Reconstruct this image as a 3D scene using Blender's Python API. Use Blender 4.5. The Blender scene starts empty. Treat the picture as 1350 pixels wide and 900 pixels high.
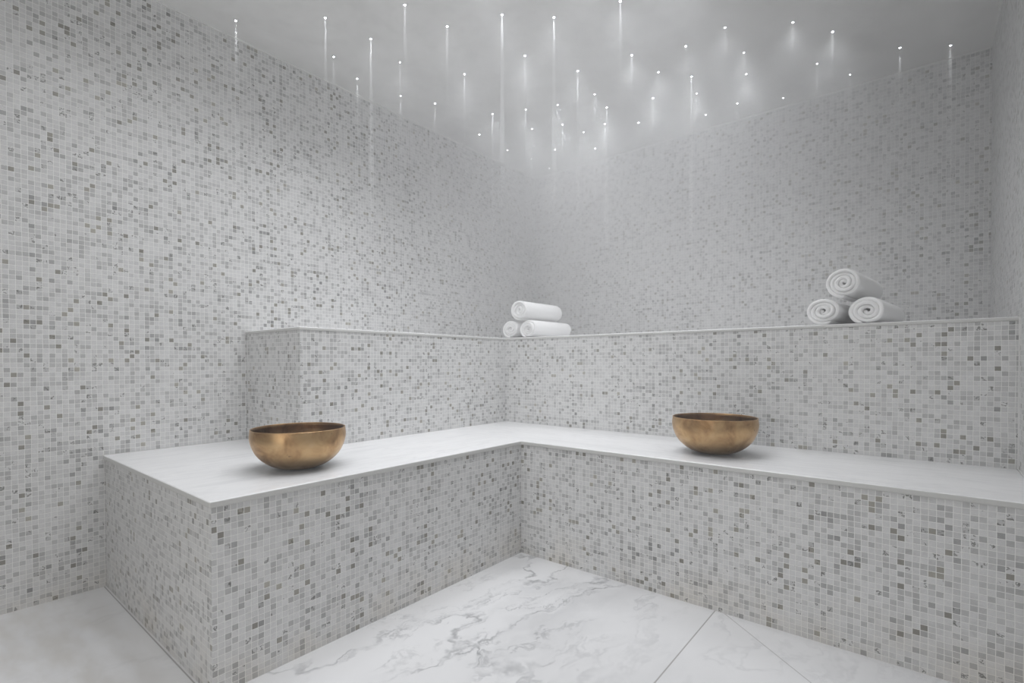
import bpy, bmesh, math, random
from mathutils import Vector
from math import sin, cos, pi, sqrt

random.seed(7)
scene = bpy.context.scene
C = scene.collection

# ------------------------------------------------------------------ sizes (m)
R = 2.378          # room width, left wall x=0 to right wall x=R
FRONT = -3.75      # wall behind the camera
H = 2.077          # ceiling
HB = 0.450         # bench top
HU = 0.893         # ledge top
BL, BB, LB = 0.921, 1.3273, 2.4625      # bench: depth on the left, depth at the back, left end
UL, UB, LU = 0.4424, 0.8573, 1.9956     # ledge: the same
TILE = 0.015

# ------------------------------------------------------------------ helpers
def link(name, bm, mat, parent=None, smooth=False):
    me = bpy.data.meshes.new(name)
    bmesh.ops.recalc_face_normals(bm, faces=bm.faces)
    bm.to_mesh(me); bm.free()
    if smooth:
        for p in me.polygons: p.use_smooth = True
    me.materials.append(mat)
    o = bpy.data.objects.new(name, me); C.objects.link(o)
    if parent: o.parent = parent
    return o

def tag(o, label=None, cat=None, group=None, kind=None):
    if label: o['label'] = label
    if cat: o['category'] = cat
    if group: o['group'] = group
    if kind: o['kind'] = kind
    return o

def empty(name, loc=(0, 0, 0)):
    o = bpy.data.objects.new(name, None); C.objects.link(o); o.location = loc
    o.empty_display_size = .05
    return o

def box(bm, x0, x1, y0, y1, z0, z1):
    v = [bm.verts.new((x, y, z)) for z in (z0, z1) for x, y in ((x0, y0), (x1, y0), (x1, y1), (x0, y1))]
    for f in ((3, 2, 1, 0), (4, 5, 6, 7), (0, 1, 5, 4), (1, 2, 6, 5), (2, 3, 7, 6), (3, 0, 4, 7)):
        bm.faces.new([v[i] for i in f])

def prism(bm, pts, z0, z1):
    a = [bm.verts.new((x, y, z0)) for x, y in pts]; b = [bm.verts.new((x, y, z1)) for x, y in pts]
    n = len(pts)
    bm.faces.new(a[::-1]); bm.faces.new(b)
    for i in range(n): bm.faces.new([a[i], a[(i + 1) % n], b[(i + 1) % n], b[i]])

# ------------------------------------------------------------------ node helper
class NT:
    def __init__(s, name):
        s.m = bpy.data.materials.new(name); s.m.use_nodes = True
        s.t = s.m.node_tree; s.t.nodes.clear()
        s.out = s.t.nodes.new('ShaderNodeOutputMaterial')
        s.b = s.t.nodes.new('ShaderNodeBsdfPrincipled')
        s.t.links.new(s.b.outputs[0], s.out.inputs['Surface'])
    def n(s, k, **kw):
        nd = s.t.nodes.new(k)
        for a, v in kw.items(): setattr(nd, a, v)
        return nd
    def set(s, sock, v):
        if isinstance(v, bpy.types.NodeSocket): s.t.links.new(v, sock)
        elif v is not None: sock.default_value = v
    def math(s, op, a, b=None, c=None, clamp=False):
        nd = s.n('ShaderNodeMath', operation=op, use_clamp=clamp)
        s.set(nd.inputs[0], a)
        if b is not None: s.set(nd.inputs[1], b)
        if c is not None: s.set(nd.inputs[2], c)
        return nd.outputs[0]
    def mix(s, f, a, b, mode='MIX'):
        nd = s.n('ShaderNodeMix', data_type='RGBA', blend_type=mode)
        s.set(nd.inputs[0], f)
        s.set(nd.inputs[6], a if isinstance(a, bpy.types.NodeSocket) else (*a, 1))
        s.set(nd.inputs[7], b if isinstance(b, bpy.types.NodeSocket) else (*b, 1))
        return nd.outputs[2]
    def xyz(s, x, y, z):
        nd = s.n('ShaderNodeCombineXYZ'); s.set(nd.inputs[0], x); s.set(nd.inputs[1], y); s.set(nd.inputs[2], z)
        return nd.outputs[0]
    def noise(s, vec, scale, detail=2, rough=.5, dist=0.):
        nd = s.n('ShaderNodeTexNoise'); s.set(nd.inputs['Vector'], vec)
        nd.inputs['Scale'].default_value = scale; nd.inputs['Detail'].default_value = detail
        nd.inputs['Roughness'].default_value = rough; nd.inputs['Distortion'].default_value = dist
        return nd.outputs['Fac']
    def ramp(s, f, stops, interp='LINEAR'):
        nd = s.n('ShaderNodeValToRGB'); s.set(nd.inputs[0], f)
        cr = nd.color_ramp; cr.interpolation = interp
        while len(cr.elements) < len(stops): cr.elements.new(.5)
        for e, (p, c) in zip(cr.elements, stops):
            e.position = p; e.color = (*c, 1) if isinstance(c, (tuple, list)) else (c, c, c, 1)
        return nd.outputs[0]
    def smooth(s, v, a, b, lo=0., hi=1.):
        nd = s.n('ShaderNodeMapRange', interpolation_type='SMOOTHSTEP')
        s.set(nd.inputs[0], v)
        for i, x in enumerate((a, b, lo, hi)): nd.inputs[1 + i].default_value = x
        return nd.outputs[0]
    def geo(s): return s.n('ShaderNodeNewGeometry')
    def sep(s, v):
        nd = s.n('ShaderNodeSeparateXYZ'); s.set(nd.inputs[0], v); return nd.outputs
    def bump(s, h, strength, dist):
        nd = s.n('ShaderNodeBump'); s.set(nd.inputs['Height'], h)
        nd.inputs['Strength'].default_value = strength; nd.inputs['Distance'].default_value = dist
        s.t.links.new(nd.outputs[0], s.b.inputs['Normal'])
    def P(s, **kw):
        for k, v in kw.items():
            s.set(s.b.inputs[{'col': 'Base Color', 'rough': 'Roughness', 'metal': 'Metallic', 'spec': 'Specular IOR Level',
                  'sheen': 'Sheen Weight', 'sss': 'Subsurface Weight', 'coat': 'Coat Weight'}[k]],
                  (*v, 1) if isinstance(v, tuple) else v)

# ------------------------------------------------------------------ materials
def mosaic():
    """polished marble mosaic, 15 mm squares, pale grout"""
    s = NT('marble_mosaic'); g = s.geo()
    p = s.sep(g.outputs['Position']); n = s.sep(g.outputs['True Normal'])
    ax, ay = s.math('ABSOLUTE', n[0]), s.math('ABSOLUTE', n[1])
    u = s.math('ADD', s.math('MULTIPLY', p[0], ay), s.math('MULTIPLY', p[1], ax))
    U = s.math('DIVIDE', u, TILE); V = s.math('DIVIDE', p[2], TILE)
    # the sheets were laid by hand: lines wander a little
    wob = s.noise(s.xyz(u, p[2], ax), 9., 1)
    U = s.math('ADD', U, s.math('MULTIPLY', s.math('SUBTRACT', wob, .5), .25))
    cu, cv = s.math('FLOOR', U), s.math('FLOOR', V)
    fu, fv = s.math('FRACT', U), s.math('FRACT', V)
    du = s.math('ABSOLUTE', s.math('SUBTRACT', fu, .5)); dv = s.math('ABSOLUTE', s.math('SUBTRACT', fv, .5))
    seed = s.math('ADD', s.math('MULTIPLY', ax, 31.), s.math('ROUND', s.math('MULTIPLY', s.math('ADD', s.math('MULTIPLY', p[0], ax), s.math('MULTIPLY', p[1], ay)), 7.)))
    wn = s.n('ShaderNodeTexWhiteNoise', noise_dimensions='3D'); s.set(wn.inputs['Vector'], s.xyz(cu, cv, seed))
    r1 = wn.outputs['Value']; rc = s.sep(wn.outputs['Color'])
    # square edge distance with slightly eased corners
    d = s.math('MAXIMUM', du, dv)
    d = s.math('SMOOTH_MAX', du, dv, .08)
    grout = s.smooth(d, .425, .475)
    # clusters: whole areas of a sheet run a little darker
    area = s.noise(s.xyz(u, p[2], seed), 5., 2)
    rr = s.math('ADD', r1, s.math('MULTIPLY', s.math('SUBTRACT', area, .5), .30), clamp=True)
    tone = s.ramp(rr, [(0., .69), (.35, .65), (.60, .60), (.72, .555), (.84, .495), (.93, .425), (.975, .335), (1., .25)])
    # each tile is cut from veined marble
    loc = s.xyz(s.math('ADD', U, s.math('MULTIPLY', rc[0], 40.)), s.math('ADD', V, s.math('MULTIPLY', rc[1], 40.)), s.math('MULTIPLY', rc[2], 9.))
    vein = s.noise(loc, 1.3, 4, .6, .6)
    tone = s.mix(1., tone, s.ramp(vein, [(0., .80), (.45, .98), (.7, 1.04), (1., 1.06)]), 'MULTIPLY')
    crack = s.math('MULTIPLY', s.smooth(s.math('ABSOLUTE', s.math('SUBTRACT', vein, .60)), .01, .07, 1., 0.), s.math('GREATER_THAN', rc[2], .90))
    tone = s.mix(s.math('MULTIPLY', crack, .95), tone, (.15, .15, .14))
    warm = s.math('GREATER_THAN', rc[0], .965)
    tone = s.mix(s.math('MULTIPLY', warm, .8), tone, s.mix(1., tone, (1.0, .95, .82), 'MULTIPLY'))
    # mineral bloom along the skirting
    st = s.math('MULTIPLY', s.smooth(p[2], .01, .16, 1., 0.), s.smooth(s.noise(s.xyz(u, p[2], 3.), 6., 3), .35, .65))
    base = s.mix(grout, tone, (.81, .81, .795))
    base = s.mix(s.math('MULTIPLY', st, .5), base, s.mix(1., base, (.93, .87, .78), 'MULTIPLY'))
    s.P(col=base, rough=s.math('ADD', .30, s.math('MULTIPLY', grout, .4)), spec=.45)
    s.bump(s.smooth(d, .40, .48, 1., 0.), .35, .0012)
    return s.m

def marble(name, base, vein_col, floor=False, tint=None):
    s = NT(name); g = s.geo(); p = s.sep(g.outputs['Position'])
    if not floor:
        # fine linear veining that follows the length of the slab
        back = s.math('GREATER_THAN', p[1], -BB)
        al_ = s.n('ShaderNodeMix', data_type='FLOAT'); s.set(al_.inputs[0], back); s.set(al_.inputs[2], p[1]); s.set(al_.inputs[3], p[0])
        ac_ = s.n('ShaderNodeMix', data_type='FLOAT'); s.set(ac_.inputs[0], back); s.set(ac_.inputs[2], p[0]); s.set(ac_.inputs[3], p[1])
        v = s.xyz(s.math('MULTIPLY', ac_.outputs[0], 7.), s.math('MULTIPLY', al_.outputs[0], .9), back)
        n1 = s.noise(v, 2.2, 6, .6, .5); n2 = s.noise(v, 9., 3, .55, .3)
        line = s.smooth(s.math('ABSOLUTE', s.math('SUBTRACT', n1, .47)), .0, .03, 1., 0.)
        f = s.math('ADD', s.math('ADD', s.math('MULTIPLY', s.smooth(n1, .50, .72), .45), s.math('MULTIPLY', s.smooth(n2, .50, .80), .30)), s.math('MULTIPLY', line, .35), clamp=True)
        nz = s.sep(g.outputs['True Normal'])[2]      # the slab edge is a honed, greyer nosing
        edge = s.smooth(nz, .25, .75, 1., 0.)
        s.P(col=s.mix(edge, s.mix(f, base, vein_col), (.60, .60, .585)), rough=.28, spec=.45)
        return s.m
    # floor: big cloudy slabs with broken grey veins running front to back
    px, py = p[0], p[1]
    wv = s.xyz(px, py, 0.)
    fine = s.math('MULTIPLY', s.math('SUBTRACT', s.noise(wv, 16., 5, .65), .5), .075)
    w = s.math('ADD', fine, s.math('MULTIPLY', s.math('SUBTRACT', s.noise(wv, 3.2, 3, .55), .5), .20))
    w2 = s.math('MULTIPLY', s.math('SUBTRACT', s.noise(s.xyz(py, px, 4.), 6., 4, .6), .5), .10)
    a = s.math('ADD', s.math('ADD', px, s.math('MULTIPLY', py, -.12)), w); b = s.math('ADD', s.math('MULTIPLY', py, .33), w2)
    n1 = s.noise(s.xyz(a, b, 1.7), 4.2, 4, .55)
    ridge = s.smooth(s.math('ABSOLUTE', s.math('SUBTRACT', n1, .5)), .0, .022, 1., 0.)
    n2 = s.noise(s.xyz(a, b, 7.3), 9.5, 6, .65)
    ridge2 = s.smooth(s.math('ABSOLUTE', s.math('SUBTRACT', n2, .52)), .0, .035, 1., 0.)
    patch = s.smooth(s.noise(s.xyz(px, s.math('MULTIPLY', py, .6), 3.), 3.1, 3, .55), .40, .58)
    patch2 = s.smooth(s.noise(s.xyz(px, py, 9.), 14., 4, .6), .34, .62)
    cloud = s.smooth(s.noise(s.xyz(a, b, 2.), 3.4, 5, .6), .42, .72)
    seam = s.smooth(s.math('ABSOLUTE', s.math('SUBTRACT', px, 1.16)), .05, .42, 1., .25)   # the figured band of the block
    # left strip beside the bench end is a quieter, cleaner slab
    quiet = s.smooth(py, -2.62, -2.45, .25, 1.)
    f = s.math('MULTIPLY', ridge, s.math('ADD', .15, s.math('MULTIPLY', patch2, .85)))
    f2 = s.math('MULTIPLY', s.math('MULTIPLY', ridge2, patch), s.math('MULTIPLY', patch2, .7))
    f = s.math('MULTIPLY', s.math('MULTIPLY', s.math('MAXIMUM', f, f2), seam), quiet)
    f = s.math('ADD', s.math('MULTIPLY', f, .72), s.math('MULTIPLY', s.math('MULTIPLY', cloud, seam), .38), clamp=True)
    col = s.mix(f, base, vein_col)
    # grout joints of the slabs, and the mitre cut where the floor falls to the drain
    def line(v, w): return s.smooth(s.math('ABSOLUTE', v), w * .5, w, 1., 0.)
    j1 = line(s.math('SUBTRACT', px, 1.672), .0024)
    j2 = line(s.math('ADD', s.math('MULTIPLY', s.math('SUBTRACT', px, 1.69), .634), s.math('MULTIPLY', s.math('ADD', py, 1.313), .773)), .0020)
    j2 = s.math('MULTIPLY', j2, s.math('GREATER_THAN', px, 1.68))
    j3 = line(s.math('ADD', py, 2.4625), .0022)
    j = s.math('MAXIMUM', s.math('MAXIMUM', j1, s.math('MULTIPLY', j2, .7)), j3)
    col = s.mix(s.math('MULTIPLY', j, .75), col, (.33, .32, .31))
    # lime film towards the door, on the strip at the left
    film = s.math('MULTIPLY', s.smooth(py, -2.60, -2.42, 1., 0.), s.smooth(s.noise(s.xyz(px, s.math('MULTIPLY', py, 3.), 5.), 5., 4), .30, .70))
    col = s.mix(s.math('MULTIPLY', film, .55), col, (.60, .57, .52))
    s.P(col=col, rough=.22, spec=.45)
    return s.m

def plaster():
    s = NT('ceiling_plaster'); g = s.geo()
    n1 = s.noise(g.outputs['Position'], 2.4, 5, .6, .6); n2 = s.noise(g.outputs['Position'], 14., 4, .6)
    f = s.math('ADD', s.math('MULTIPLY', n1, .6), s.math('MULTIPLY', n2, .4))
    s.P(col=s.ramp(f, [(.3, (.66, .66, .65)), (.5, (.74, .74, .73)), (.72, (.79, .79, .785))]), rough=.45, spec=.4)
    s.bump(n2, .2, .002)
    return s.m

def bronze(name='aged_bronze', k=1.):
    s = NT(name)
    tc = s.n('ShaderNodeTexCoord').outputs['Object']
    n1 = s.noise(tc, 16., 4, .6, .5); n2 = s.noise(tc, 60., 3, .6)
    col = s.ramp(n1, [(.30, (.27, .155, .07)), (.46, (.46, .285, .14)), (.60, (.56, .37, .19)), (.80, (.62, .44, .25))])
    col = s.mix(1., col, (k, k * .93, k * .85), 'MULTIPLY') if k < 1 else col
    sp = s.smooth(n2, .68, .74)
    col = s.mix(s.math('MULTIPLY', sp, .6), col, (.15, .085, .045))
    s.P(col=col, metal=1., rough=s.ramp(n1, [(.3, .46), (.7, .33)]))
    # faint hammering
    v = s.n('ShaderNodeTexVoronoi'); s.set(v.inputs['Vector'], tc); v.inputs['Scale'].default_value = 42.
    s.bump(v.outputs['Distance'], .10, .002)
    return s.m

def terry():
    s = NT('white_terry')
    tc = s.n('ShaderNodeTexCoord').outputs['Object']
    n = s.noise(tc, 900., 2, .6); n2 = s.noise(tc, 45., 3, .6)
    s.P(col=(.94, .94, .94), rough=.95, spec=.1, sheen=.5)
    s.bump(s.math('ADD', n, s.math('MULTIPLY', n2, 1.5)), .35, .0015)
    return s.m

def plain(name, col, rough, metal=0.):
    s = NT(name); g = s.n('ShaderNodeTexCoord').outputs['Object']
    n = s.noise(g, 30., 3)
    s.P(col=s.mix(s.math('MULTIPLY', n, .15), col, tuple(c * .8 for c in col)), rough=rough, metal=metal)
    return s.m

def glow(name, strength):
    m = bpy.data.materials.new(name); m.use_nodes = True
    t = m.node_tree; t.nodes.clear()
    o = t.nodes.new('ShaderNodeOutputMaterial'); e = t.nodes.new('ShaderNodeEmission')
    e.inputs[0].default_value = (.93, .96, 1., 1); e.inputs[1].default_value = strength
    t.links.new(e.outputs[0], o.inputs[0]); return m

M_MOS = mosaic()
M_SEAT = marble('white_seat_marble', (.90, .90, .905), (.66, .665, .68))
M_FLOOR = marble('veined_floor_marble', (.84, .84, .85), (.30, .305, .32), floor=True)
M_CEIL = plaster()
M_BRONZE = bronze()
M_TERRY = terry()
M_BRONZE_IN = bronze('shaded_bronze', .5)  # shade inside the bowls is put into this darker bronze
M_TRIM = plain('pale_grout_trim', (.78, .78, .77), .5)
M_STEEL = plain('brushed_steel', (.50, .50, .50), .4, 1.)

# ------------------------------------------------------------------ room
T = .12
UBZ = ((R - .003, R, -UB - .003, -UB, HB, HU), (R - .003, R, -BB, -UB, HB, HB + .003))
def struct(name, mat, *b):
    bm = bmesh.new()
    for q in b: box(bm, *q)
    return tag(link(name, bm, mat), kind='structure')
struct('floor', M_FLOOR, (0, R, FRONT, 0, -T, 0))
struct('ceiling', M_CEIL, (-T, R + T, FRONT - T, T, H, H + T))
struct('wall_left', M_MOS, (-T, 0, FRONT - T, T, -T, H))
struct('wall_back', M_MOS, (0, R, 0, T, -T, H))
struct('wall_right', M_MOS, (R, R + T, FRONT - T, T, -T, H))
DX0, DX1, DZ = 1.05, 1.95, 2.02          # unseen doorway added behind the camera to let fill light in
struct('wall_front', M_MOS, (0, DX0, FRONT - T, FRONT, -T, H), (DX1, R, FRONT - T, FRONT, -T, H), (DX0, DX1, FRONT - T, FRONT, DZ, H))
c = .005
struct('trim_1', M_TRIM, (0, c, FRONT, 0, H - c, H))
struct('trim_2', M_TRIM, (c, R - c, -c, 0, H - c, H))
struct('trim_3', M_TRIM, (R - c, R, FRONT, 0, H - c, H))

for k_, q_ in enumerate(UBZ): struct('trim_%d' % (4 + k_), M_TRIM, q_)

# ------------------------------------------------------------------ built-in bench and ledge
SLAB = .016
def rounded(o, w, seg=3):
    m = o.modifiers.new('nosing', 'BEVEL'); m.width = w; m.segments = seg; m.limit_method = 'ANGLE'; m.angle_limit = .6
def L(x, y, end, ov=0.):
    g = .0012   # silicone joint against the walls
    return [(g, -end - ov), (x + ov, -end - ov), (x + ov, -y - ov), (R - g, -y - ov), (R - g, -g), (g, -g)]
bench = tag(empty('mosaic_bench', (.45, -1.2, 0)), 'L-shaped lower bench clad in grey-white mosaic with marble seat, standing on the floor', 'bench')
def child(name, bm, mat, par):
    o = link(name, bm, mat); o.parent = par; o.location = -par.location; return o
bm = bmesh.new(); prism(bm, L(BL - .006, BB - .006, LB - .006), 0, HB - SLAB); child('bench_base', bm, M_MOS, bench)
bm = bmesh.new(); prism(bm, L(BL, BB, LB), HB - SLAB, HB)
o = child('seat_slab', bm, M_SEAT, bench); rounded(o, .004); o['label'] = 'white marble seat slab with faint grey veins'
ledge = tag(empty('mosaic_ledge', (.25, -.9, HB)), 'raised L-shaped mosaic ledge with thin pale cap, standing on the back of the bench', 'ledge')
bm = bmesh.new(); prism(bm, L(UL - .005, UB - .005, LU - .005), HB, HU - .012); child('ledge_wall', bm, M_MOS, ledge)
bm = bmesh.new(); prism(bm, L(UL, UB, LU), HU - .012, HU)
o = child('ledge_cap', bm, M_SEAT, ledge); rounded(o, .004); o['label'] = 'thin pale marble cap'

# ------------------------------------------------------------------ bowls
def bowl(name, loc, rz, label, sc=1.):
    rt = tag(empty(name, loc), label, 'bowl', 'bronze bowls on the bench'); rt.rotation_euler.z = rz; rt.scale = (sc,) * 3
    R0, h, t = .152, .128, .0022
    # outer profile: nearly flat foot, full round belly, sides leaning in a touch at the lip
    prof = [(0, .0), (.030, .0), (.052, .0015), (.074, .0065), (.096, .0165), (.116, .031), (.132, .048), (.143, .068), (.150, .088), (.1525, .105), (.1515, .119), (.1500, h)]
    prof = [(r * .898, z * .9375) for r, z in prof]; h = .120
    inner = [(max(r - t - (.001 if r > .05 else 0), 0), z + t if i < 6 else z + t * .4) for i, (r, z) in enumerate(prof)][:-1]
    def lathe(bm, pr, n=96):
        rings = []
        for r, z in pr:
            if r < 1e-6: rings.append([bm.verts.new((0, 0, z))])
            else: rings.append([bm.verts.new((r * cos(2 * pi * k / n), r * sin(2 * pi * k / n), z)) for k in range(n)])
        for a, b in zip(rings, rings[1:]):
            for k in range(n):
                k2 = (k + 1) % n
                if len(a) == 1: bm.faces.new([a[0], b[k], b[k2]])
                elif len(b) == 1: bm.faces.new([a[k], b[0], a[k2]])
                else: bm.faces.new([a[k], b[k], b[k2], a[k2]])
    def dense(pr, k=5):
        out = []
        n = len(pr)
        for i in range(n - 1):
            p0, p1, p2, p3 = pr[max(i - 1, 0)], pr[i], pr[i + 1], pr[min(i + 2, n - 1)]
            for j in range(k):
                t_ = j / k
                out.append(tuple(.5 * ((2 * b) + (-a + c_) * t_ + (2 * a - 5 * b + 4 * c_ - d) * t_ ** 2 + (-a + 3 * b - 3 * c_ + d) * t_ ** 3) for a, b, c_, d in zip(p0, p1, p2, p3)))
        out.append(pr[-1]); return [(max(r, 0), max(z, 0)) for r, z in out]
    # body: outer skin and inner skin as one closed shell
    bm = bmesh.new()
    op = dense(prof); ip = dense(inner)
    op[0] = (0, 0); ip[0] = (0, inner[0][1])
    lathe(bm, op + [(.1338, h + .0008)])
    link('bowl_body', bm, M_BRONZE, rt, True)
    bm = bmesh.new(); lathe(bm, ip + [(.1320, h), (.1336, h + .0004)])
    o = link('bowl_interior', bm, M_BRONZE_IN, rt, True); o['label'] = 'inside of the bowl, its shade put into darker bronze'
    # rolled lip
    bm = bmesh.new(); n, m = 96, 8; rr = .0020; rings = []
    for k in range(n):
        a = 2 * pi * k / n
        rings.append([bm.verts.new(((.1336 + rr * cos(2 * pi * j / m)) * cos(a), (.1336 + rr * cos(2 * pi * j / m)) * sin(a), h + .0005 + rr * .7 * sin(2 * pi * j / m))) for j in range(m)])
    for k in range(n):
        for j in range(m):
            bm.faces.new([rings[k][j], rings[(k + 1) % n][j], rings[(k + 1) % n][(j + 1) % m], rings[k][(j + 1) % m]])
    link('bowl_rim', bm, M_BRONZE, rt, True)
    return rt
bowl('bronze_bowl', (.711, -2.141, HB), .4, 'aged bronze bowl on the free left end of the marble bench', .98)
bowl('bronze_bowl', (1.6035, -1.1138, HB), 2.3, 'aged bronze bowl on the back stretch of the marble bench, left of the right-hand towels', 1.02)

# ------------------------------------------------------------------ rolled towels
def towel(loc, rx, rz_, ln, rad, squash, tw, label, group, turns=3.6, start=0., seed=0):
    rnd = random.Random(seed)
    bm = bmesh.new()
    t = rad / (turns + .55)                   # thickness of one layer
    start = 4.71 - 2 * pi * (turns % 1) + start; th0 = start; th1 = start + 2 * pi * turns
    # section of the towel sheet in (radial, axial): rounded rectangle
    hw = t * .51; hl = ln / 2; sec = []
    K = 7
    for sy in (1, -1):
        for k in range(K + 1):
            a = -pi / 2 + pi * k / K if sy == 1 else pi / 2 + pi * k / K
            sec.append((hw * sin(a) if sy == 1 else hw * sin(a), sy * (hl - hw) + hw * cos(a)))
    n = int(turns * 56); ph = [rnd.uniform(0, 6.28) for _ in range(4)]
    rings = []
    for i in range(n + 1):
        f = i / n; th = th0 + (th1 - th0) * f
        r = t * .42 + t * (th - th0) / (2 * pi)
        r *= 1 + .02 * sin(2 * th + ph[0]) + .012 * sin(3 * th + ph[1])
        tele = .004 * sin(1.3 * th + ph[2]) + .003 * sin(.37 * th + ph[3]) + (.006 if f < .25 else 0) * (1 - f * 4)
        taper = 1.
        if f > .97: taper = sqrt(max(0, 1 - ((f - .97) / .03) ** 2)) * .9 + .1
        if f < .02: taper = .3 + .7 * sqrt(f / .02)
        ring = []
        for dr, y in sec:
            q = r + dr * taper - (1 - taper) * hw * .6
            q -= .10 * t * (abs(y) / hl) ** 6
            ring.append(bm.verts.new((q * cos(th), y + tele, q * sin(th) * squash)))
        rings.append(ring)
    m = len(sec)
    for a, b in zip(rings, rings[1:]):
        for j in range(m): bm.faces.new([a[j], a[(j + 1) % m], b[(j + 1) % m], b[j]])
    bm.faces.new(rings[0]); bm.faces.new(rings[-1])
    zmin = min(v.co.z for v in bm.verts)
    for v in bm.verts: v.co.z -= zmin
    o = link('rolled_towel', bm, M_TERRY, None, True)
    o.location = loc; o.rotation_euler = (rx, tw, rz_)
    tag(o, label, 'towel', group)
    return o
YF = -UB
g1, g2 = 'rolled towels in the small pile by the corner', 'rolled towels in the pile near the right wall'
D = math.radians
TL = .32
yc = YF + .012 + TL / 2
towel((.468, yc, HU), 0, D(-1), TL, .0540, .86, 0, 'white rolled towel at bottom left of the small pile by the room corner', g1, turns=3.6, start=.2, seed=1)
towel((.590, yc, HU), 0, D(-2), TL, .0540, .86, 0, 'white rolled towel at bottom right of the small pile by the room corner', g1, turns=3.9, start=-.2, seed=2)
towel((.532, yc, HU + .0915), 0, D(-2), TL, .0545, .95, 0, 'white rolled towel on top of the small pile by the room corner', g1, turns=3.4, start=.2, seed=3)
TL = .37
yc = YF + .012 + TL / 2
towel((1.912, yc, HU), 0, D(-7), TL, .0530, .88, 0, 'white rolled towel at bottom left of the right-hand pile, spiral end facing out', g2, turns=3.5, start=.5, seed=4)
towel((2.038, yc, HU), 0, D(-7), TL, .0545, .87, 0, 'white rolled towel at bottom right of the right-hand pile, thick outer fold', g2, turns=3.3, start=-.3, seed=5)
towel((1.971, yc, HU + .0915), 0, D(-7), TL, .0535, .93, 0, 'white rolled towel on top of the right-hand pile, spiral end facing out', g2, turns=3.8, start=.1, seed=6)

# ------------------------------------------------------------------ camera
CAM = Vector((2.1645, -2.9061, .7629)); YAW, PITCH, ROLL = .6855, -.0111, -.0018
FPX, PY = 664.307, 485.06
F = Vector((-sin(YAW) * cos(PITCH), cos(YAW) * cos(PITCH), sin(PITCH)))
Rv = Vector((cos(YAW), sin(YAW), 0)); Uv = Rv.cross(F)
r_ = cos(ROLL) * Rv + sin(ROLL) * Uv; u_ = -sin(ROLL) * Rv + cos(ROLL) * Uv
cd = bpy.data.cameras.new('camera'); cam = bpy.data.objects.new('camera', cd); C.objects.link(cam)
from mathutils import Matrix
cam.matrix_world = Matrix(((r_.x, u_.x, -F.x, CAM.x), (r_.y, u_.y, -F.y, CAM.y), (r_.z, u_.z, -F.z, CAM.z), (0, 0, 0, 1)))
cd.sensor_width = 36.; cd.lens = FPX / 1350 * 36.; cd.shift_y = (PY - 450) / 1350
cd.clip_start = .02
scene.camera = cam

# ------------------------------------------------------------------ star lights in the ceiling
# (x, y in metres on the ceiling), size/brightness, strength of the shaft of light in the steam
STARS = [
    (0.112, -2.067, 1, 0.8), (0.392, -1.858, 1, 0.4), (0.195, -1.703, 0.4, 0.1), (0.127, -1.542, 0.4, 0.3), (0.419, -1.673, 1, 0.9),
    (0.382, -1.497, 0.3, 0.1), (0.162, -1.32, 0.5, 0.5), (0.681, -1.71, 0.6, 0.2), (0.238, -1.163, 0.6, 0.6), (0.714, -1.529, 0.7, 0.3),
    (0.536, -1.253, 0.4, 0.5), (0.173, -0.765, 0.6, 0.5), (0.391, -0.896, 0.8, 0.8), (0.923, -1.444, 1, 0.8), (0.16, -0.496, 0.4, 0.2),
    (0.834, -1.188, 0.8, 0.3), (0.556, -0.822, 0.3, 0.4), (0.196, -0.298, 0.3, 0.2), (0.448, -0.626, 0.4, 0.2), (0.192, -0.092, 0.4, 0.1),
    (1.066, -1.307, 1, 0.9), (0.393, -0.316, 0.6, 0.3), (0.71, -0.755, 0.5, 0.3), (0.611, -0.562, 0.6, 0.5), (0.948, -0.946, 0.6, 0.8),
    (0.653, -0.407, 0.4, 0.2), (0.907, -0.725, 0.4, 0.1), (0.593, -0.173, 0.3, 0.4), (0.795, -0.42, 0.8, 0.7), (0.89, -0.572, 0.7, 0.9),
    (1.301, -1.223, 0.8, 0.3), (1.189, -0.9, 0.8, 0.4), (0.944, -0.315, 0.6, 0.3), (1.113, -0.509, 0.7, 0.4), (1.226, -0.707, 0.6, 0.1),
    (1.39, -0.814, 0.6, 0.1), (1.329, -0.576, 0.8, 1), (1.296, -0.414, 0.5, 0.1), (1.259, -0.17, 0.4, 0.1), (1.552, -0.832, 0.8, 0.1),
    (1.423, -0.188, 0.4, 0.2), (1.565, -0.614, 0.5, 0.1), (1.529, -0.436, 0.5, 0.1), (1.614, -0.097, 0.5, 0.1), (1.764, -0.697, 0.8, 0.1),
    (1.792, -0.324, 0.5, 0.2), (1.875, -0.533, 0.6, 0.3), (1.895, -0.13, 0.5, 0.1), (2.079, -0.234, 0.6, 0.3), (2.242, -0.12, 0.8, 0.7)]
ZC = H
def disc_mesh(r0, z, n=16):
    bm = bmesh.new(); top = [bm.verts.new((r0 * cos(2 * pi * k / n), r0 * sin(2 * pi * k / n), z)) for k in range(n)]
    mid = [bm.verts.new((r0 * .72 * cos(2 * pi * k / n), r0 * .72 * sin(2 * pi * k / n), z - r0 * .5)) for k in range(n)]
    tip = bm.verts.new((0, 0, z - r0 * .75))
    for k in range(n):
        k2 = (k + 1) % n
        bm.faces.new([top[k], top[k2], mid[k2], mid[k]]); bm.faces.new([mid[k], mid[k2], tip])
    return bm
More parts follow.
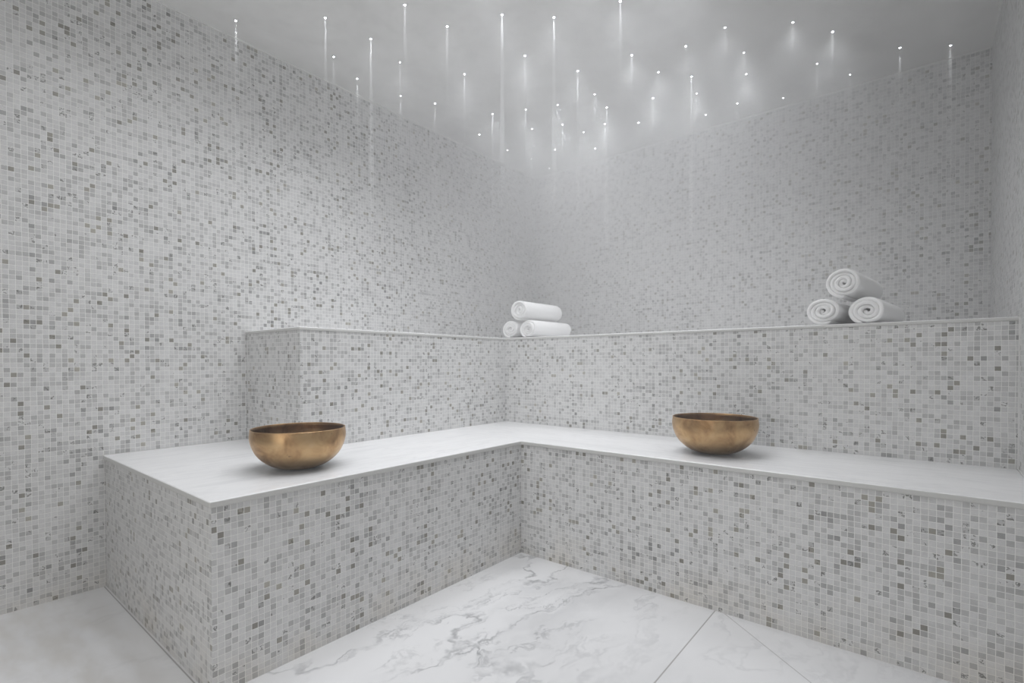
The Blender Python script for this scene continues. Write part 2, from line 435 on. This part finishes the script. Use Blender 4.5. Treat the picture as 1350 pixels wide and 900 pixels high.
def ring_mesh(ri, ro, h, n=20):
    bm = bmesh.new(); pr = [(ri, 0), (ro, 0), (ro * .97, -h * .7), (ro * .88, -h), (ri * 1.1, -h), (ri, -h * .6)]
    rings = [[bm.verts.new((r * cos(2 * pi * k / n), r * sin(2 * pi * k / n), z)) for k in range(n)] for r, z in pr]
    for i in range(len(pr)):
        a, b = rings[i], rings[(i + 1) % len(pr)]
        for k in range(n): bm.faces.new([a[k], b[k], b[(k + 1) % n], a[(k + 1) % n]])
    return bm
LENS = link('lens', disc_mesh(.0038, -.0005), glow('star_glow', 30.)); LME = LENS.data
LENS2 = link('lens', disc_mesh(.0029, -.0005), glow('star_glow_faint', 24.)); LME2 = LENS2.data
RING = link('bezel', ring_mesh(.0046, .0072, .002), M_STEEL, None, True); RME = RING.data
for o in (LENS, LENS2, RING): bpy.data.objects.remove(o)

W_WIDE, W_NEAR = 3.7, 5.2
def shaft_mat(d):
    m = bpy.data.materials.new('beam_steam'); m.use_nodes = True; t = m.node_tree; t.nodes.clear()
    o_ = t.nodes.new('ShaderNodeOutputMaterial'); v_ = t.nodes.new('ShaderNodeVolumeScatter')
    v_.inputs['Color'].default_value = (.985, .99, 1., 1); v_.inputs['Density'].default_value = d; v_.inputs['Anisotropy'].default_value = .1
    t.links.new(v_.outputs[0], o_.inputs['Volume']); return m
def shaft_mesh(ln, mat, n=12):
    # light beam shaped from added denser steam, widening, then closing to a point
    bm = bmesh.new(); K = 14; rings = []
    for i in range(K + 1):
        f = i / K; z = -.004 - ln * f
        rr = (.0035 + .015 * ln * f) * (1. if f < .55 else max(0, 1 - ((f - .55) / .45) ** 1.6))
        rings.append([bm.verts.new((0, 0, z))] if i == K else [bm.verts.new((rr * cos(2 * pi * k / n), rr * sin(2 * pi * k / n), z)) for k in range(n)])
    bm.faces.new(rings[0])
    for a, b in zip(rings, rings[1:]):
        for k in range(n):
            k2 = (k + 1) % n
            bm.faces.new([a[k], b[0], a[k2]] if len(b) == 1 else [a[k], b[k], b[k2], a[k2]])
    o = link('lit_steam', bm, mat, None, True); me = o.data; bpy.data.objects.remove(o); return me
SHAFTS = {}
def shaft(beam, root):
    k = round(beam, 1)
    if k not in SHAFTS: SHAFTS[k] = shaft_mesh(.10 + .80 * k, shaft_mat(3. + 10. * k))
    o = bpy.data.objects.new('lit_steam', SHAFTS[k]); C.objects.link(o); o.parent = root
    o['label'] = 'light beam shaped as a thin shaft of denser steam under the lens'
BEAM_BY = {}
def lamp(name, x, y, z, w, ang, blend, rad, parent=None):
    k = ('s', round(w, 4), ang)
    if k not in BEAM_BY:
        l = bpy.data.lights.new(name, 'SPOT'); l.energy = w; l.spot_size = math.radians(ang); l.spot_blend = blend
        l.shadow_soft_size = rad; l.color = (.955, .97, 1.); BEAM_BY[k] = l
    o = bpy.data.objects.new(name, BEAM_BY[k]); C.objects.link(o); o.location = (x, y, z)
    if parent: o.parent = parent
    return o
ORD = 'first second third fourth fifth sixth seventh eighth ninth tenth eleventh twelfth thirteenth fourteenth fifteenth sixteenth seventeenth eighteenth nineteenth twentieth'.split()
def ordinal(k):
    if k <= 20: return ORD[k - 1]
    t = {2: 'twenty', 3: 'thirty', 4: 'forty', 5: 'fifty'}[k // 10]; e = k % 10
    return {20: 'twentieth', 30: 'thirtieth', 40: 'fortieth', 50: 'fiftieth'}[k] if e == 0 else t + '-' + ORD[e - 1]
nst = len(STARS)
NEAR = [(1.02, -1.66), (1.31, -1.49), (1.53, -1.27), (.87, -1.93), (1.20, -1.84), (1.48, -1.63), (.55, -2.14), (1.04, -2.19), (.72, -2.44), (1.33, -2.10), (.62, -2.72), (1.02, -2.62), (1.38, -2.46)]
for k, (x, y, b, beam) in enumerate(STARS):
    root = empty('star_light', (x, y, ZC))
    big = b > .55
    look = ('bright' if big else 'faint') + ' pinpoint ceiling light' + (' with a long shaft of lit steam' if beam > .65 else ' with a soft shaft below' if beam > .25 else '')
    pos = 'leftmost of all' if k == 0 else 'rightmost of all' if k == nst - 1 else ordinal(k + 1) + ' from the left' if k < nst / 2 else ordinal(nst - k) + ' from the right'
    tag(root, look + ', ' + pos, 'ceiling light', 'star lights scattered over the ceiling')
    for nm, me in (('bezel', RME), ('lens', LME if big else LME2)):
        c_ = bpy.data.objects.new(nm, me); C.objects.link(c_); c_.parent = root
    if x > .35 and y < -.38 and x < 2.0: lamp('star_spread', x, y, ZC - .006, W_WIDE, 110, 1., .02)
    else: lamp('star_spread', x, y, ZC - .006, W_WIDE, 24, 1., .01)
    shaft(beam, root)

for x, y in NEAR:     # unseen stars added to brighten the room, carrying the field past the frame
    root = tag(empty('star_light', (x, y, ZC)), 'added, unseen pinpoint ceiling light over the open floor, above the top edge of the photo', 'ceiling light', 'star lights scattered over the ceiling')
    for nm, me in (('bezel', RME), ('lens', LME)):
        c_ = bpy.data.objects.new(nm, me); C.objects.link(c_); c_.parent = root
    lamp('star_spread', x, y, ZC - .006, W_NEAR, 150, .9, .02)

# added fill light, shining in through the unseen doorway behind the camera
al = bpy.data.lights.new('doorway_fill', 'AREA'); al.shape = 'RECTANGLE'; al.size = DX1 - DX0 - .04; al.size_y = DZ - .1
al.energy = 10.; al.color = (1., .985, .96)
ao = bpy.data.objects.new('doorway_fill', al); C.objects.link(ao); ao.location = ((DX0 + DX1) / 2, FRONT - T - .02, DZ / 2)
ao.rotation_euler = (math.radians(90), 0, 0)

# ------------------------------------------------------------------ steam
bm = bmesh.new(); box(bm, -.03, R + .03, FRONT - .05, .03, -.03, H + .03)
m = bpy.data.materials.new('steam'); m.use_nodes = True; t = m.node_tree; t.nodes.clear()
o_ = t.nodes.new('ShaderNodeOutputMaterial'); vs = t.nodes.new('ShaderNodeVolumeScatter')
vs.inputs['Color'].default_value = (.985, .99, 1., 1); vs.inputs['Density'].default_value = .1; vs.inputs['Anisotropy'].default_value = .1
t.links.new(vs.outputs[0], o_.inputs['Volume'])
# the steam gathers towards the far corner under the star field and thins out towards the door
ge = t.nodes.new('ShaderNodeNewGeometry'); mp = t.nodes.new('ShaderNodeMapping'); ln = t.nodes.new('ShaderNodeVectorMath'); ln.operation = 'LENGTH'
mp.inputs['Location'].default_value = (-.75 * .6, .35 * 1., -2.0 * .8); mp.inputs['Scale'].default_value = (.6, 1., .8)
mr = t.nodes.new('ShaderNodeMapRange'); mr.interpolation_type = 'SMOOTHSTEP'
for i_, v_ in enumerate((.1, 1.75, .80, .035)): mr.inputs[1 + i_].default_value = v_
t.links.new(ge.outputs['Position'], mp.inputs[0]); t.links.new(mp.outputs[0], ln.inputs[0]); t.links.new(ln.outputs['Value'], mr.inputs[0])
t.links.new(mr.outputs[0], vs.inputs['Density'])
st = link('steam', bm, m)
tag(st, 'thin white steam hanging through the whole room', 'steam', kind='stuff')

# ------------------------------------------------------------------ world and render look
w = bpy.data.worlds.new('world'); scene.world = w; w.use_nodes = True
w.node_tree.nodes['Background'].inputs[0].default_value = (.8, .8, .8, 1); w.node_tree.nodes['Background'].inputs[1].default_value = .0
vsn = scene.view_settings; vsn.view_transform = 'Standard'; vsn.look = 'None'; vsn.gamma = 1.; vsn.use_curve_mapping = False
scene.display_settings.display_device = 'sRGB'
vsn.exposure = -.05
cy = scene.cycles
cy.max_bounces = 5; cy.diffuse_bounces = 4; cy.glossy_bounces = 2; cy.volume_bounces = 1; cy.transmission_bounces = 2
cy.use_denoising = True
cy.denoiser = 'OPENIMAGEDENOISE'; cy.denoising_input_passes = 'RGB_ALBEDO_NORMAL'; cy.denoising_prefilter = 'ACCURATE'
cy.sample_clamp_indirect = 3.; cy.sample_clamp_direct = 30.
cy.use_light_tree = True
cy.volume_step_rate = 2.; cy.volume_max_steps = 64
cy.caustics_reflective = False; cy.caustics_refractive = False
